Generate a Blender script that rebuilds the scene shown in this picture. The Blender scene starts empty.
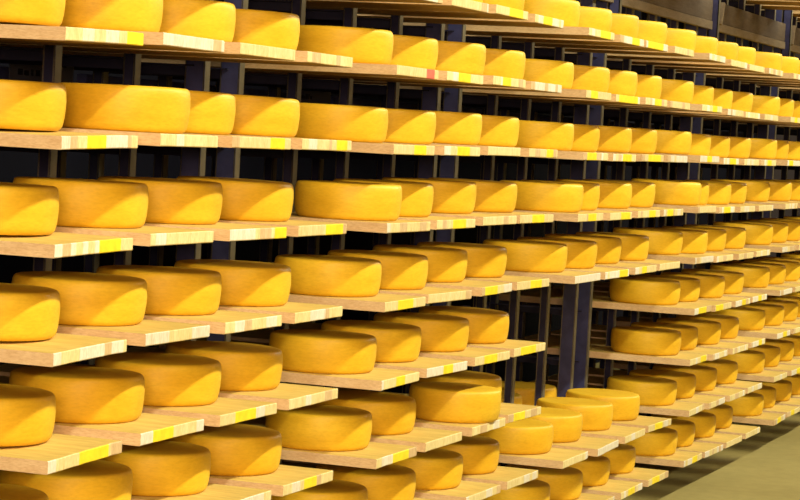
import bpy, bmesh, math, random
from mathutils import Vector, Matrix

random.seed(11)
C = bpy.context.scene.collection

# ---------------------------------------------------------------- dimensions (metres)
BAY = 1.8182          # spacing of the bays along the aisle
PITCH = 0.40          # spacing of the boards inside a bay
BW = 0.322            # board width
BT = 0.026            # board thickness
BL = 0.86             # board length
H = 0.20696           # spacing of the shelf levels
Z0 = 8 * H            # underside of the boards of level 0
R = 0.146             # radius of a cheese
CT = 0.096            # thickness of a cheese
YP = 0.415            # front of the uprights
GAP = PITCH - BW
PX = -.0575            # an upright stands this far from the left edge of its board
FLOOR = .07
BAYS = 'ABCDEF'

# how far each measured cheese stands in from the rack front: level, bay, place : metres
CHEESE_Y = {}
for tok in (
    '-1B3:0.238 -1C0:0.23 -1C1:0.224 -1C2:0.228 -1C3:0.218 -1D0:0.246 -1D1:0.242 -1D2:0.24 -1D3:0.242 -1E0:0.24 '
    '-1E1:0.232 0A0:0.258 0A1:0.236 0A2:0.244 0A3:0.248 0B0:0.228 0B1:0.24 0B2:0.226 0B3:0.224 0C0:0.24 0C1:0.22 '
    '0C2:0.222 0C3:0.226 0D0:0.242 0D1:0.246 0D2:0.25 0D3:0.242 0E0:0.238 0E1:0.244 1A0:0.246 1A1:0.16 1A2:0.232 '
    '1A3:0.236 1B0:0.232 1B1:0.234 1B2:0.226 1B3:0.232 1C0:0.226 1C1:0.244 1C2:0.23 1C3:0.232 1D0:0.238 1D1:0.246 '
    '1D2:0.25 1D3:0.238 1E0:0.238 1E1:0.256 2A0:0.25 2A1:0.248 2A2:0.254 2A3:0.242 2B0:0.18 2B1:0.23 2B2:0.232 '
    '2B3:0.226 2C0:0.182 2C1:0.232 2C2:0.216 2C3:0.228 2D0:0.186 2D1:0.242 2D2:0.232 2D3:0.244 2E0:0.26 2E1:0.228 '
    '3A0:0.236 3A1:0.24 3A2:0.244 3A3:0.236 3B0:0.228 3B1:0.234 3B2:0.248 3B3:0.248 3C0:0.226 3C1:0.23 3C2:0.246 '
    '3C3:0.238 3D0:0.25 3D1:0.234 3D2:0.242 3D3:0.236 3E0:0.232 3E1:0.234 4A0:0.236 4A1:0.234 4A2:0.234 4A3:0.246 '
    '4B0:0.23 4B1:0.242 4B2:0.23 4B3:0.228 4D0:0.248 4D1:0.256 4D2:0.234 4D3:0.232 4E0:0.234 4E1:0.232 5A1:0.252 '
    '5A2:0.248 5A3:0.238 5B0:0.23 5B1:0.246 5B2:0.112 5B3:0.24 5D0:0.232 5D1:0.252 5D2:0.238 5D3:0.242 5E0:0.244 '
    '5E1:0.228 6B0:0.232 6B1:0.234 6B2:0.224 6B3:0.234 6C0:0.238 6C1:0.244 6C2:0.238 6C3:0.236 6D0:0.236 6D1:0.248 '
    '6D2:0.244 6D3:0.234 6E0:0.232 6E1:0.236 6E2:0.24 7C0:0.236 7C1:0.23 7C2:0.238 7C3:0.24 7D0:0.222 7D1:0.238 '
    '7D2:0.236 7D3:0.244 7E0:0.224 7E1:0.242 7E2:0.238 ').split():
    k, v = tok.split(':')
    CHEESE_Y[(int(k[:-2]), k[-2], int(k[-1]))] = float(v)
# how far the two front corners of each measured board stand in or out
BOARD_Y = {}
for tok in (
    '0A0:0.0033,-0.0002 0A1:-0.007,0.0007 0A2:-0.0027,-0.0007 0A3:0.001,0.0113 0B0:0.0002,-0.0016 '
    '0B1:-0.0009,-0.0008 0B2:-0.0062,-0.0054 0B3:,-0.0036 0C0:,-0.0038 0C1:,-0.0048 0C2:,-0.0075 0C3:,-0.0025 '
    '0D0:0.016,0.0057 0D1:,0.0008 0D2:,0.008 0D3:,0.0046 1A0:0.0007,-0.0004 1A1:-0.0115,0.0055 1A2:0.0046,-0.0024 '
    '1A3:0.0018,0.002 1B0:-0.0036,-0.0023 1B1:,-0.0042 1B2:,-0.0019 1B3:,-0.0029 1C0:,-0.0059 1C1:,-0.0027 '
    '1C2:,-0.0048 1C3:,-0.0035 1D0:0.0128,0.0053 1D1:,0.0055 1D2:,-0.001 1D3:,0.0005 2A0:0.0062,-0.0007 '
    '2A1:-0.0008,0.0035 2A2:-0.0021,-0.0017 2A3:0.0002,0.0033 2B0:0.0037,-0.0029 2B1:0.0038,-0.0013 2B2:,-0.0033 '
    '2B3:0.0098,-0.0021 2C0:-0.0018,-0.0006 2C1:,-0.0006 2C2:,-0.0062 2C3:,-0.0003 2D0:,0.005 2D1:,0.0102 '
    '2D2:,0.0042 2D3:,0.0015 3A0:-0.0024,0.0013 3A1:-0.0008,0.0015 3A2:-0.0017,-0.0009 3A3:-0.004,0.002 '
    '3B0:-0.0029,-0.0007 3B1:0.016,-0.0015 3B2:-0.0097,-0.0013 3B3:0.007,-0.0013 3C0:-0.0041,-0.0027 '
    '3C1:0.0006,-0.0022 3C2:-0.0046,-0.0035 3C3:,-0.0012 3D0:0.0073,0.0047 3D1:, 3D2:, 3D3:,0.0024 '
    '4A0:-0.0029,0.0012 4A1:-0.0009,0.0041 4A2:-0.0012,-0.0 4A3:-0.0005,0.0034 4B0:-0.0038,0.0046 '
    '4B1:0.0087,-0.0016 4B2:-0.0004,-0.0075 4B3:0.0041,-0.0004 4D0:-0.0019,0.0 4D1:,0.0013 4D2:,0.0006 4D3:,0.0034 '
    '5A0:, 5A1:, 5A2:,0.0009 5A3:0.0031,0.0022 5B0:-0.0019,0.0011 5B1:0.0023,0.0014 5B2:-0.0035,-0.0039 '
    '5B3:0.0112,0.0005 5D0:0.0019,0.0042 5D1:,0.0014 5D2:,-0.0036 5D3:,-0.0005 5E0:0.0012,-0.0002 6B0:, 6B1:, '
    '6B2:,-0.0002 6B3:0.0019,-0.002 6C0:-0.0003,0.0024 6C1:-0.0126,0.0006 6C2:-0.0054,0.0008 6C3:0.009,-0.0038 '
    '6D0:-0.0073,0.004 6D1:,0.0016 6D2:,-0.003 6D3:,0.0005 6E0:0.0025,0.0015 7C0:, 7C1:, 7C2:,-0.0004 '
    '7C3:-0.0043,-0.0046 7D0:0.0008,-0.0006 7D1:0.0045,-0.0028 7D2:,-0.0024 7D3:,-0.0034 7E0:-0.0113,-0.002 ').split():
    k, v = tok.split(':')
    BOARD_Y[(int(k[:-2]), k[-2], int(k[-1]))] = [None if s == '' else float(s) for s in v.split(',')]
# small height errors of the board corners in each bay (left, right)
SAG = {('A', 0): (-.0108, .000), ('A', 1): (-.001, .002), ('A', 2): (.001, .002), ('A', 3): (.001, .004),
       ('B', 0): (-.002, -.002), ('B', 1): (-.002, .001), ('B', 2): (.002, .005), ('B', 3): (.001, .004),
       ('C', 0): (-.003, -.001), ('C', 1): (-.003, -.003), ('C', 2): (-.001, 0), ('C', 3): (-.001, 0),
       ('D', 0): (.004, .003), ('D', 1): (-.002, -.003), ('D', 2): (-.003, -.004), ('D', 3): (-.003, -.003),
       ('E', 0): (.002, -.003)}
# coloured patches on the sawn ends: level, bay, place : (from, to, colour)
MARK = {(0,'A',0): (.78,1,'y'), (2,'A',0): (.55,.84,'y'), (4,'A',0): (.4,.8,'y'), (1,'A',2): (.64,.88,'y'),
        (1,'A',3): (.68,.92,'y'), (2,'A',2): (.78,1,'y'), (2,'A',3): (.55,.92,'y'), (4,'A',1): (.2,.52,'y'),
        (3,'A',3): (.3,.62,'w'), (3,'B',0): (.3,.7,'y'), (3,'B',2): (.1,.5,'y'), (3,'B',3): (.4,.75,'y'),
        (4,'B',0): (.38,.62,'y'), (4,'B',1): (.4,.64,'y'), (4,'B',2): (.25,.62,'y'), (4,'B',3): (.2,.7,'y'),
        (5,'B',0): (.4,.8,'y'), (5,'A',3): (.4,.66,'y'), (0,'B',0): (.72,.92,'r'), (0,'B',1): (.3,.65,'y'),
        (0,'B',2): (.3,.56,'y'), (-1,'B',2): (.4,.85,'y'), (-1,'B',3): (.3,.6,'y'), (-1,'C',0): (.45,.85,'y'),
        (1,'B',0): (.5,.8,'y'), (1,'B',1): (.35,.7,'y'), (1,'B',3): (.62,.86,'y'), (2,'B',1): (.4,.76,'y'),
        (2,'C',0): (.4,.72,'y'), (-1,'C',2): (.1,.8,'y'), (1,'C',1): (.4,.8,'y'), (1,'C',2): (.3,.9,'y'),
        (0,'C',1): (.1,.9,'y'), (4,'D',0): (.25,.7,'y'), (4,'D',1): (.05,.5,'y'), (1,'D',1): (.4,.8,'y'),
        (2,'C',1): (.5,.9,'y'), (2,'D',1): (.3,.7,'y')}

# ---------------------------------------------------------------- materials
def new_mat(name):
    m = bpy.data.materials.new(name); m.use_nodes = True
    nt = m.node_tree; nt.nodes.clear()
    out = nt.nodes.new('ShaderNodeOutputMaterial'); b = nt.nodes.new('ShaderNodeBsdfPrincipled')
    nt.links.new(b.outputs[0], out.inputs[0])
    return m, nt, b

def tex_coord(nt, scale):
    tc = nt.nodes.new('ShaderNodeTexCoord'); mp = nt.nodes.new('ShaderNodeMapping')
    oi = nt.nodes.new('ShaderNodeObjectInfo')
    add = nt.nodes.new('ShaderNodeVectorMath'); add.operation = 'ADD'
    sc = nt.nodes.new('ShaderNodeVectorMath'); sc.operation = 'SCALE'; sc.inputs['Scale'].default_value = 40
    cb = nt.nodes.new('ShaderNodeCombineXYZ')
    for k in range(3): nt.links.new(oi.outputs['Random'], cb.inputs[k])
    nt.links.new(cb.outputs[0], sc.inputs[0])
    nt.links.new(tc.outputs['Object'], add.inputs[0]); nt.links.new(sc.outputs[0], add.inputs[1])
    nt.links.new(add.outputs[0], mp.inputs[0]); mp.inputs['Scale'].default_value = scale
    return mp, oi

def noise(nt, vec, scale, detail=3, rough=.55):
    n = nt.nodes.new('ShaderNodeTexNoise'); n.inputs['Scale'].default_value = scale
    n.inputs['Detail'].default_value = detail; n.inputs['Roughness'].default_value = rough
    nt.links.new(vec.outputs[0], n.inputs['Vector']); return n

def ramp(nt, fac, stops):
    r = nt.nodes.new('ShaderNodeValToRGB')
    while len(r.color_ramp.elements) < len(stops): r.color_ramp.elements.new(.5)
    for e, (p, c) in zip(r.color_ramp.elements, stops): e.position = p; e.color = (*c, 1)
    nt.links.new(fac, r.inputs[0]); return r

def mix(nt, fac, a, b, mode='MIX'):
    m = nt.nodes.new('ShaderNodeMix'); m.data_type = 'RGBA'; m.blend_type = mode
    if isinstance(fac, float): m.inputs[0].default_value = fac
    else: nt.links.new(fac, m.inputs[0])
    for s, v in ((6, a), (7, b)):
        if isinstance(v, tuple): m.inputs[s].default_value = (*v, 1)
        else: nt.links.new(v, m.inputs[s])
    return m

def bump(nt, b, height, strength, dist=.002):
    bp = nt.nodes.new('ShaderNodeBump'); bp.inputs['Strength'].default_value = strength
    bp.inputs['Distance'].default_value = dist
    nt.links.new(height, bp.inputs['Height']); nt.links.new(bp.outputs[0], b.inputs['Normal'])

def rind(name, dark, light):
    m, nt, b = new_mat(name)
    mp, oi = tex_coord(nt, (1, 1, 3.2))
    n1 = noise(nt, mp, 9, 5, .6); n2 = noise(nt, mp, 70, 3, .6)
    r = ramp(nt, n1.outputs[0], [(.3, dark), (.7, light)])
    r2 = ramp(nt, n2.outputs[0], [(.25, (.80, .76, .66)), (.6, (1, 1, 1))])
    mm = mix(nt, .55, r.outputs[0], r2.outputs[0], 'MULTIPLY')
    vr = ramp(nt, oi.outputs['Random'], [(0, (.90, .84, .75)), (1, (1.0, 1.0, 1.0))])
    m2 = mix(nt, .8, mm.outputs[2], vr.outputs[0], 'MULTIPLY')
    nt.links.new(m2.outputs[2], b.inputs['Base Color'])
    b.inputs['Roughness'].default_value = .48; b.inputs['Specular IOR Level'].default_value = .28
    bump(nt, b, n2.outputs[0], .25)
    return m

def wood(name, a, c, scale, rough=.75, streak=8, bumpy=.3):
    m, nt, b = new_mat(name)
    mp, oi = tex_coord(nt, scale)
    n1 = noise(nt, mp, streak, 4, .6); n2 = noise(nt, mp, streak * 5, 2, .6)
    r = ramp(nt, n1.outputs[0], [(.3, a), (.72, c)])
    r2 = ramp(nt, n2.outputs[0], [(.3, (.72, .62, .5)), (.6, (1, 1, 1))])
    mm = mix(nt, .5, r.outputs[0], r2.outputs[0], 'MULTIPLY')
    vr = ramp(nt, oi.outputs['Random'], [(0, (.82, .78, .72)), (1, (1.0, 1.0, 1.0))])
    m2 = mix(nt, .7, mm.outputs[2], vr.outputs[0], 'MULTIPLY')
    nt.links.new(m2.outputs[2], b.inputs['Base Color']); b.inputs['Roughness'].default_value = rough
    bump(nt, b, n2.outputs[0], bumpy)
    return m

def flat(name, col, rough=.6, metal=0., var=.15, scale=12):
    m, nt, b = new_mat(name)
    mp, oi = tex_coord(nt, (1, 1, 1))
    n = noise(nt, mp, scale, 4)
    r = ramp(nt, n.outputs[0], [(.3, tuple(x * (1 - var) for x in col)), (.7, tuple(min(1, x * (1 + var)) for x in col))])
    nt.links.new(r.outputs[0], b.inputs['Base Color'])
    b.inputs['Roughness'].default_value = rough; b.inputs['Metallic'].default_value = metal; b.inputs['Specular IOR Level'].default_value = .15
    return m

M_RIND = rind('cheese_rind', (.82, .49, .020), (.93, .61, .036))
M_TOP = wood('board_face', (.66, .45, .085), (.82, .61, .16), (6, .7, 6))
M_SIDE = wood('board_side', (.80, .56, .29), (.93, .71, .40), (2, 2, 9))
M_END = wood('sawn_end', (.80, .64, .25), (.95, .82, .42), (5, 1, 1.2), streak=12)
M_ENDW = wood('sawn_end_pale', (.80, .72, .52), (.95, .90, .74), (5, 1, 1.2), streak=12)
M_ENDB = wood('sawn_end_tan', (.66, .45, .20), (.80, .60, .32), (5, 1, 1.2), streak=12)
M_UNDER_SHADE = wood('board_underside_shade', (.20, .11, .025), (.30, .17, .045), (6, .7, 6))  # shade under the boards painted in as a darker wood colour
M_YEL = flat('yellow_mark', (.95, .72, .03), .5, 0, .1, 40)
M_RED = flat('red_mark', (.75, .16, .10), .6, 0, .15, 40)
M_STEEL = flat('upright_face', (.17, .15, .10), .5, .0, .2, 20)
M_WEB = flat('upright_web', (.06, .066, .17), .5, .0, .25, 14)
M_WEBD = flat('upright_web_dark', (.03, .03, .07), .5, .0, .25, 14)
M_RAIL = flat('rail_steel', (.03, .03, .06), .55, .0, .2, 14)
M_PLANK = wood('weathered_plank', (.10, .072, .046), (.16, .118, .078), (1.2, 6, 8))
M_PALE = wood('weathered_pale_plank', (.20, .155, .10), (.29, .23, .15), (1.2, 6, 8))
M_FLOOR = None
M_WALL = flat('back_wall_paint', (.002, .002, .007), .9, 0, .3, 3)
M_PAPER = flat('sign_paper', (.07, .07, .09), .8, 0, .1, 8)
M_INK = flat('sign_ink', (.006, .006, .01), .8)

def floor_mat():
    m, nt, b = new_mat('concrete_floor')
    tc = nt.nodes.new('ShaderNodeTexCoord'); mp = nt.nodes.new('ShaderNodeMapping')
    nt.links.new(tc.outputs['Object'], mp.inputs[0])
    n1 = noise(nt, mp, 1.3, 5); n2 = noise(nt, mp, 18, 4, .7)
    r = ramp(nt, n1.outputs[0], [(.3, (.31, .25, .075)), (.7, (.41, .34, .115))])
    r2 = ramp(nt, n2.outputs[0], [(.3, (.75, .75, .7)), (.65, (1, 1, 1))])
    mm = mix(nt, .6, r.outputs[0], r2.outputs[0], 'MULTIPLY')
    nt.links.new(mm.outputs[2], b.inputs['Base Color'])
    b.inputs['Roughness'].default_value = .55
    bump(nt, b, n2.outputs[0], .2)
    return m
M_FLOOR = floor_mat()

# ---------------------------------------------------------------- helpers
def obj(name, bm, mats, parent=None, smooth=False):
    me = bpy.data.meshes.new(name)
    bm.normal_update()
    bm.to_mesh(me); bm.free()
    for m in (mats if isinstance(mats, (list, tuple)) else [mats]): me.materials.append(m)
    if smooth:
        for p in me.polygons: p.use_smooth = True
    o = bpy.data.objects.new(name, me); C.objects.link(o)
    if parent: o.parent = parent
    return o

def tag(o, label, cat, group=None):
    o['label'] = label; o['category'] = cat
    if group: o['group'] = group

def empty(name, loc):
    o = bpy.data.objects.new(name, None); C.objects.link(o); o.location = loc
    o.empty_display_size = .1
    return o

def box(bm, x0, x1, y0, y1, z0, z1, mi=0, bev=0.):
    r = bmesh.ops.create_cube(bm, size=1)
    vs = r['verts']
    for v in vs:
        v.co = Vector((x0 + (v.co.x + .5) * (x1 - x0), y0 + (v.co.y + .5) * (y1 - y0), z0 + (v.co.z + .5) * (z1 - z0)))
    fs = {f for v in vs for f in v.link_faces}
    for f in fs: f.material_index = mi
    if bev:
        es = list({e for f in fs for e in f.edges})
        bmesh.ops.bevel(bm, geom=es, offset=bev, segments=2, affect='EDGES', profile=.6)

def cheese_mesh(seed):
    rnd = random.Random(seed)
    prof = [(0, 0), (R * .86, 0), (R * .905, .0005), (R * .935, .004), (R * .958, .009), (R * .968, .015), (R * .982, CT * .26),
            (R * .995, CT * .45), (R * 1.0, CT * .62), (R * .995, CT * .78), (R * .987, CT * .89),
            (R * .973, CT * .948), (R * .950, CT * .983), (R * .92, CT * .996), (R * .84, CT), (R * .45, CT * 1.004), (0, CT * 1.006)]
    n = 72
    ph = [rnd.uniform(0, 6.28) for _ in range(6)]
    am = [rnd.uniform(.002, .007) for _ in range(3)]
    tilt = rnd.uniform(-.0015, .0015)
    bm = bmesh.new()
    rows = []
    for r, z in prof:
        if r == 0: rows.append([bm.verts.new((0, 0, z))]); continue
        row = []
        for k in range(n):
            a = 2 * math.pi * k / n
            w = 1 + am[0] * math.sin(2 * a + ph[0]) + am[1] * math.sin(3 * a + ph[1]) * z / CT + am[2] * .6 * math.sin(5 * a + ph[2])
            zz = z + (tilt * math.sin(a + ph[3]) if z > CT * .5 else 0)
            row.append(bm.verts.new((r * w * math.cos(a), r * w * math.sin(a), zz)))
        rows.append(row)
    for a, b in zip(rows, rows[1:]):
        for k in range(n):
            k2 = (k + 1) % n
            if len(a) == 1: bm.faces.new((a[0], b[k2], b[k]))
            elif len(b) == 1: bm.faces.new((a[k], a[k2], b[0]))
            else: bm.faces.new((a[k], a[k2], b[k2], b[k]))
    me = bpy.data.meshes.new('cheese_wheel'); bm.to_mesh(me); bm.free()
    me.materials.append(M_RIND)
    for p in me.polygons: p.use_smooth = True
    return me
CHEESES = [cheese_mesh(s) for s in range(7)]

def board_bm(yl, yr, mark, seed, warp=0):
    """a board glued up from strips: local x 0..BW, y front..BL, z 0..BT; the sawn end shows its strips"""
    rnd = random.Random(seed)
    cuts = {0., 1.}
    if warp: cuts |= {.1, .2, .35, .5, .68, .85}
    if mark: cuts |= {mark[0], mark[1]}
    x = 0
    while x < .93:
        x += rnd.uniform(.07, .2)
        if x < .96 and all(abs(x - c) > .04 for c in cuts): cuts.add(x)
    cuts = sorted(cuts)
    base = rnd.choice(['c', 'c', 'w', 'c'])
    ch = .0018
    bm = bmesh.new()
    cols = []
    wav = [rnd.uniform(-.0012, .0012) for _ in cuts]
    for j, u in enumerate(cuts):
        yf = yl + (yr - yl) * u + wav[j]
        xx = u * BW
        w = -warp * max(0, 1 - u / .85) ** 1.15      # a cupped board hangs down along its left edge
        pts = [(xx, BL, 0), (xx, yf + ch, 0), (xx, yf, ch), (xx, yf, BT - ch), (xx, yf + ch, BT), (xx, BL, BT)]
        cols.append([bm.verts.new((p[0], p[1], p[2] + w)) for p in pts])
    for j in range(len(cuts) - 1):
        a, b = cols[j], cols[j + 1]
        mid = (cuts[j] + cuts[j + 1]) / 2
        if mark and mark[0] <= mid <= mark[1]: me = {'y': 4, 'r': 5, 'w': 3}[mark[2]]
        else:
            t = rnd.random()
            me = (2 if base == 'c' else 3) if t < .74 else ((3 if base == 'c' else 2) if t < .9 else 6)
        for k in range(6):
            f = bm.faces.new((a[k], a[(k + 1) % 6], b[(k + 1) % 6], b[k]))
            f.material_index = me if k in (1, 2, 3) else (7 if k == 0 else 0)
    f = bm.faces.new(cols[0][::-1]); f.material_index = 1
    f = bm.faces.new(cols[-1]); f.material_index = 1
    bmesh.ops.recalc_face_normals(bm, faces=bm.faces)
    return bm
BOARD_MATS = [M_TOP, M_SIDE, M_END, M_ENDW, M_YEL, M_RED, M_ENDB, M_UNDER_SHADE]

ORD = ['first', 'second', 'third', 'fourth']
NTH = ['top', 'second', 'third', 'fourth', 'fifth', 'sixth', 'seventh', 'eighth', 'ninth']
BAYNAME = {'A': 'leftmost bay', 'B': 'second bay from left', 'C': 'bay with tall gap',
           'D': 'bay right of tall gap', 'E': 'bay at right edge', 'F': 'bay beyond right edge'}
def rowname(l, b):
    if l == -3: return 'high row above the planks'
    if b == 'A': return 'row above the picture' if l < 0 else NTH[l] + ' row down'
    if b == 'C' and l > 5: return 'first row below' if l == 6 else 'second row below'
    return NTH[l + 1] + ' row down'

LEVELS = {'A': [-1, 0, 1, 2, 3, 4, 5, 6, 7], 'B': [-1, 0, 1, 2, 3, 4, 5, 6, 7], 'C': [-1, 0, 1, 2, 3, 6, 7],
          'D': [-3, -1, 0, 1, 2, 3, 4, 5, 6, 7], 'E': [-3, -1, 0, 1, 2, 3, 4, 5, 6, 7],
          'F': [-3, -1, 0, 1, 2, 3, 4, 5, 6, 7]}

# ---------------------------------------------------------------- boards and cheeses
def place_cheese(x, y, z, tilt, label, rnd, group='cheese wheels ripening on the racks'):
    o = bpy.data.objects.new('cheese_wheel', rnd.choice(CHEESES)); C.objects.link(o)
    o.location = (x, y, z); o.rotation_euler = (0, tilt, rnd.uniform(0, 6.28))
    tag(o, label, 'cheese', group)
    return o

seed = 0
for bi, b in enumerate(BAYS):
    for l in LEVELS[b]:
        for i in range(4):
            seed += 1
            rnd = random.Random(seed * 7 + 3)
            bl, br = BOARD_Y.get((l, b, i), [None, None])
            if br is None: br = rnd.uniform(-.006, .006) if bl is None else bl + rnd.uniform(-.004, .004)
            if bl is None: bl = br + rnd.uniform(-.004, .004)
            mk = MARK.get((l, b, i))
            if mk is None and rnd.random() < (.35 if b in 'CDEF' else .12):
                u = rnd.uniform(.1, .6); mk = (u, u + rnd.uniform(.2, .38), 'y')
            sl, sr = SAG.get((b, i), (0, 0))
            warp = .0065 if (b, i) == ('A', 0) else 0
            sl = sr = -.006 if warp else (sl + sr) / 2
            x0 = bi * BAY + i * PITCH; z = Z0 - l * H
            tilt = -math.atan2(sr - sl, BW)
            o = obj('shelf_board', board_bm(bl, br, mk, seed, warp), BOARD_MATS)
            o.location = (x0, 0, z + sl); o.rotation_euler = (0, tilt, 0)
            look = {'y': 'yellow-marked', 'r': 'red-marked', 'w': 'white-patched', None: 'bare'}[mk[2] if mk else None]
            tag(o, f'{look} pine board, {ORD[i]} from left, {rowname(l, b)}, {BAYNAME[b]}', 'board', 'pine boards of the racks')
            if l == -3: continue
            y = CHEESE_Y.get((l, b, i), .238 + rnd.uniform(-.008, .008))
            kind = 'golden cheese wheel'
            if y < .2: kind = 'pushed-out cheese wheel'
            big = (l, b, i) == (5, 'B', 2)
            if big: y = .118
            ch = place_cheese(x0 + BW / 2 + (.025 if big else 0), y, z + BT + (sl + sr) / 2 + .0004, tilt,
                         f'{kind}, {ORD[i]} from left, {rowname(l, b)}, {BAYNAME[b]}', rnd)
            if big: ch.scale = (.96, .96, 1)
            if b == 'C' and l == 6:
                place_cheese(x0 + BW / 2, (.60, .60, .595, .575)[i], z + BT + (sl + sr) / 2 + .0004, tilt,
                             f'cheese wheel behind the uprights, {ORD[i]} from left, under the tall gap', rnd,
                             'cheese wheels in the back row')

# ---------------------------------------------------------------- rack frames, one per bay
TOPZ = Z0 + 4.2 * H
def channel(bm, x, y, w, d, z0, z1, t=.004):
    """open steel channel: web on the camera side, lips front and back"""
    box(bm, x - w / 2, x - w / 2 + t, y, y + d, z0, z1, 1)
    box(bm, x - w / 2, x + w / 2, y, y + t, z0, z1, 0)
    box(bm, x - w / 2, x + w / 2, y + d - t, y + d, z0, z1, 0)
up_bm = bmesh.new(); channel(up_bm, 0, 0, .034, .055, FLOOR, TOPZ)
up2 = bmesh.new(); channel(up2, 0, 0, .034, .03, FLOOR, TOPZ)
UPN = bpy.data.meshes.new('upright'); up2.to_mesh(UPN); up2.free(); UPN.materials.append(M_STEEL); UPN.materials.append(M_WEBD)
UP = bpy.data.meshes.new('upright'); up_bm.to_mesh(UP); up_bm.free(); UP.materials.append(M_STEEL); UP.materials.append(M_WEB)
rl_bm = bmesh.new()
box(rl_bm, -.05, .05, 0, .40, -.004, 0, 0); box(rl_bm, -.0015, .0015, 0, .40, -.028, -.004, 0)
RL = bpy.data.meshes.new('board_rail'); rl_bm.to_mesh(RL); rl_bm.free(); RL.materials.append(M_RAIL)

def child(name, me, parent, loc):
    o = bpy.data.objects.new(name, me); C.objects.link(o); o.parent = parent; o.location = loc
    return o

for bi, b in enumerate(BAYS):
    fr = empty('rack_frame', (bi * BAY, YP, 0))
    tag(fr, f'steel rack frame of uprights and rails, {BAYNAME[b]}', 'rack', 'steel rack frames')
    for i in range(5):
        x = i * PITCH + PX
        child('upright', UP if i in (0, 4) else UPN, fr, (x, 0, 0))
        child('rear_upright', UPN, fr, (x, .40, 0))
    for l in LEVELS[b]:
        for i in range(5):
            child('board_rail', RL, fr, (i * PITCH - GAP / 2, .03, Z0 - l * H - (.0135 if b == 'A' and i < 2 else .0075)))
    for zz in (Z0 - 4.35 * H, Z0 - .1, Z0 + 3.7 * H, .15):
        bm = bmesh.new(); box(bm, -GAP / 2 - .02, 4 * PITCH - GAP / 2 + .02, 0, .03, 0, .06, 0, .002)
        c = obj('cross_rail', bm, M_WEB, fr); c.location = (0, .457, zz)
    if b in 'CDEF':
        for nm, z0, z1, y0, mt in (('lower_plank', 2.03, 2.22, -.026, M_PALE), ('upper_plank', 2.225, 2.70, -.022, M_PLANK)):
            bm = bmesh.new(); box(bm, PX + .02, BAY + PX - .02, y0, -.002, z0 * H, z1 * H, 0, .002)
            c = obj(nm, bm, mt, fr); c.location = (0, 0, Z0)
            c['label'] = 'grey-brown weathered wooden plank'

    if b in 'CDEF':
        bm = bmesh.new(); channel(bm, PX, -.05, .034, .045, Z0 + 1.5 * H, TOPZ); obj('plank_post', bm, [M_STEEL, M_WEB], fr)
        bm = bmesh.new()
        r = bmesh.ops.create_cube(bm, size=1)
        bmesh.ops.scale(bm, vec=(.018, .03, .115), verts=r['verts'])
        bmesh.ops.rotate(bm, matrix=Matrix.Rotation(.42, 3, 'Y'), verts=r['verts'])
        bmesh.ops.translate(bm, vec=(PX + .055, -.044, Z0 + 2.42 * H), verts=r['verts'])
        c = obj('brace', bm, M_PALE, fr)

# ---------------------------------------------------------------- setting
def struct(name, bm, m):
    o = obj(name, bm, m); o['kind'] = 'structure'; return o
bm = bmesh.new(); box(bm, -8, 16, -5.5, 2.0, -.1, FLOOR); struct('floor', bm, M_FLOOR)
bm = bmesh.new(); box(bm, -8, 16, 1.9, 2.0, FLOOR, 4.2); struct('wall_back', bm, M_WALL)

# paper signs hanging behind the racks, their writing too faint to read
def sign(x0, x1, z0, z1, y, label, strokes):
    e = empty('paper_sign', ((x0 + x1) / 2, y, z0))
    tag(e, label, 'sign')
    w = (x1 - x0) / 2
    bm = bmesh.new(); box(bm, -w, w, 0, .003, 0, z1 - z0); obj('sheet', bm, M_PAPER, e)
    bm = bmesh.new()
    for (a, c, d, f) in strokes:
        box(bm, -w + a * 2 * w, -w + c * 2 * w, -.0012, 0, d * (z1 - z0), f * (z1 - z0))
    obj('lettering', bm, M_INK, e)

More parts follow.
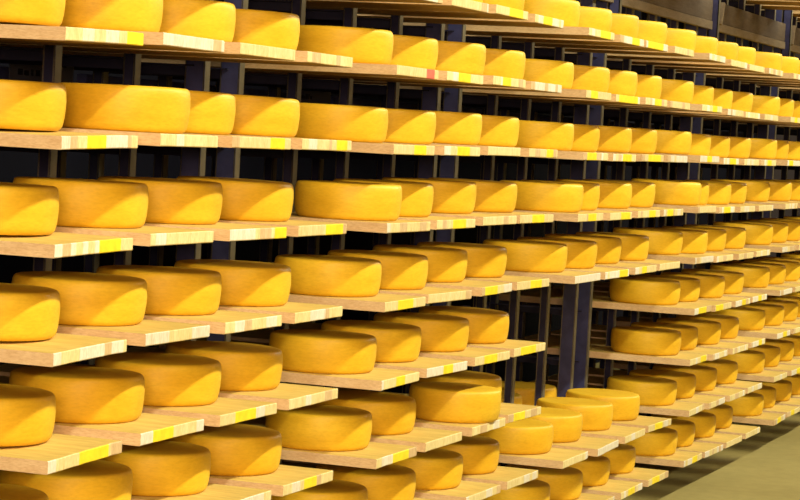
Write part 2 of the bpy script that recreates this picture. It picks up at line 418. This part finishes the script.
rs = random.Random(5)
def scribble(n):
    out = []
    for row in (.62, .2):
        x = .12
        while x < .88:
            w = rs.uniform(.02, .07)
            out.append((x, x + w, row, row + rs.uniform(.12, .24))); x += w + rs.uniform(.015, .05)
    return out[:n]
sign(1.195, 1.528, Z0 - .355 * H, Z0 - .03 * H, .79, 'pale paper sign with faint dark lettering hung behind leftmost bay', scribble(14))
sign(3.058, 3.346, Z0 - .35 * H, Z0 - .03 * H, .79, 'pale paper sign with faint dark lettering hung behind second bay', scribble(14))

# ---------------------------------------------------------------- light
def area(name, loc, target, sx, sy, power, col):
    d = bpy.data.lights.new(name, 'AREA'); d.shape = 'RECTANGLE'; d.size = sx; d.size_y = sy; d.energy = power; d.color = col
    o = bpy.data.objects.new(name, d); C.objects.link(o); o.location = loc
    v = Vector(target) - Vector(loc); o.rotation_euler = v.to_track_quat('-Z', 'Y').to_euler()
    return o
tube = area('aisle_tube', (5.0, -2.75, Z0 + 2.6), (5.0, 0, Z0 - .5), 22, .10, 960, (1.0, .93, .70))
area('fill', (-5.6, -2.9, 2.0), (1.6, 0, 1.35), 1.4, .9, 270, (1.0, .66, .44))

w = bpy.data.worlds.new('World'); bpy.context.scene.world = w; w.use_nodes = True
bg = w.node_tree.nodes['Background']; bg.inputs[0].default_value = (1.0, .72, .50, 1); bg.inputs[1].default_value = .04

# ---------------------------------------------------------------- camera
cam = bpy.data.cameras.new('camera'); co = bpy.data.objects.new('camera', cam); C.objects.link(co)
yaw, pitch, roll = math.radians(70.14787), math.radians(-2.80735), math.radians(3.17440)
f = Vector((math.sin(yaw) * math.cos(pitch), math.cos(yaw) * math.cos(pitch), math.sin(pitch)))
r = Vector((math.cos(yaw), -math.sin(yaw), 0)); u = r.cross(f)
r2 = math.cos(roll) * r + math.sin(roll) * u; u2 = -math.sin(roll) * r + math.cos(roll) * u
co.matrix_world = Matrix((( r2.x, u2.x, -f.x, -4.04939), (r2.y, u2.y, -f.y, -2.15357), (r2.z, u2.z, -f.z, Z0 - .15108), (0, 0, 0, 1)))
cam.sensor_width = 36; cam.lens = 107.692; cam.clip_end = 100
bpy.context.scene.camera = co
sc = bpy.context.scene
sc.view_settings.view_transform = 'Standard'; sc.view_settings.look = 'None'
sc.view_settings.exposure = 0; sc.view_settings.gamma = 1
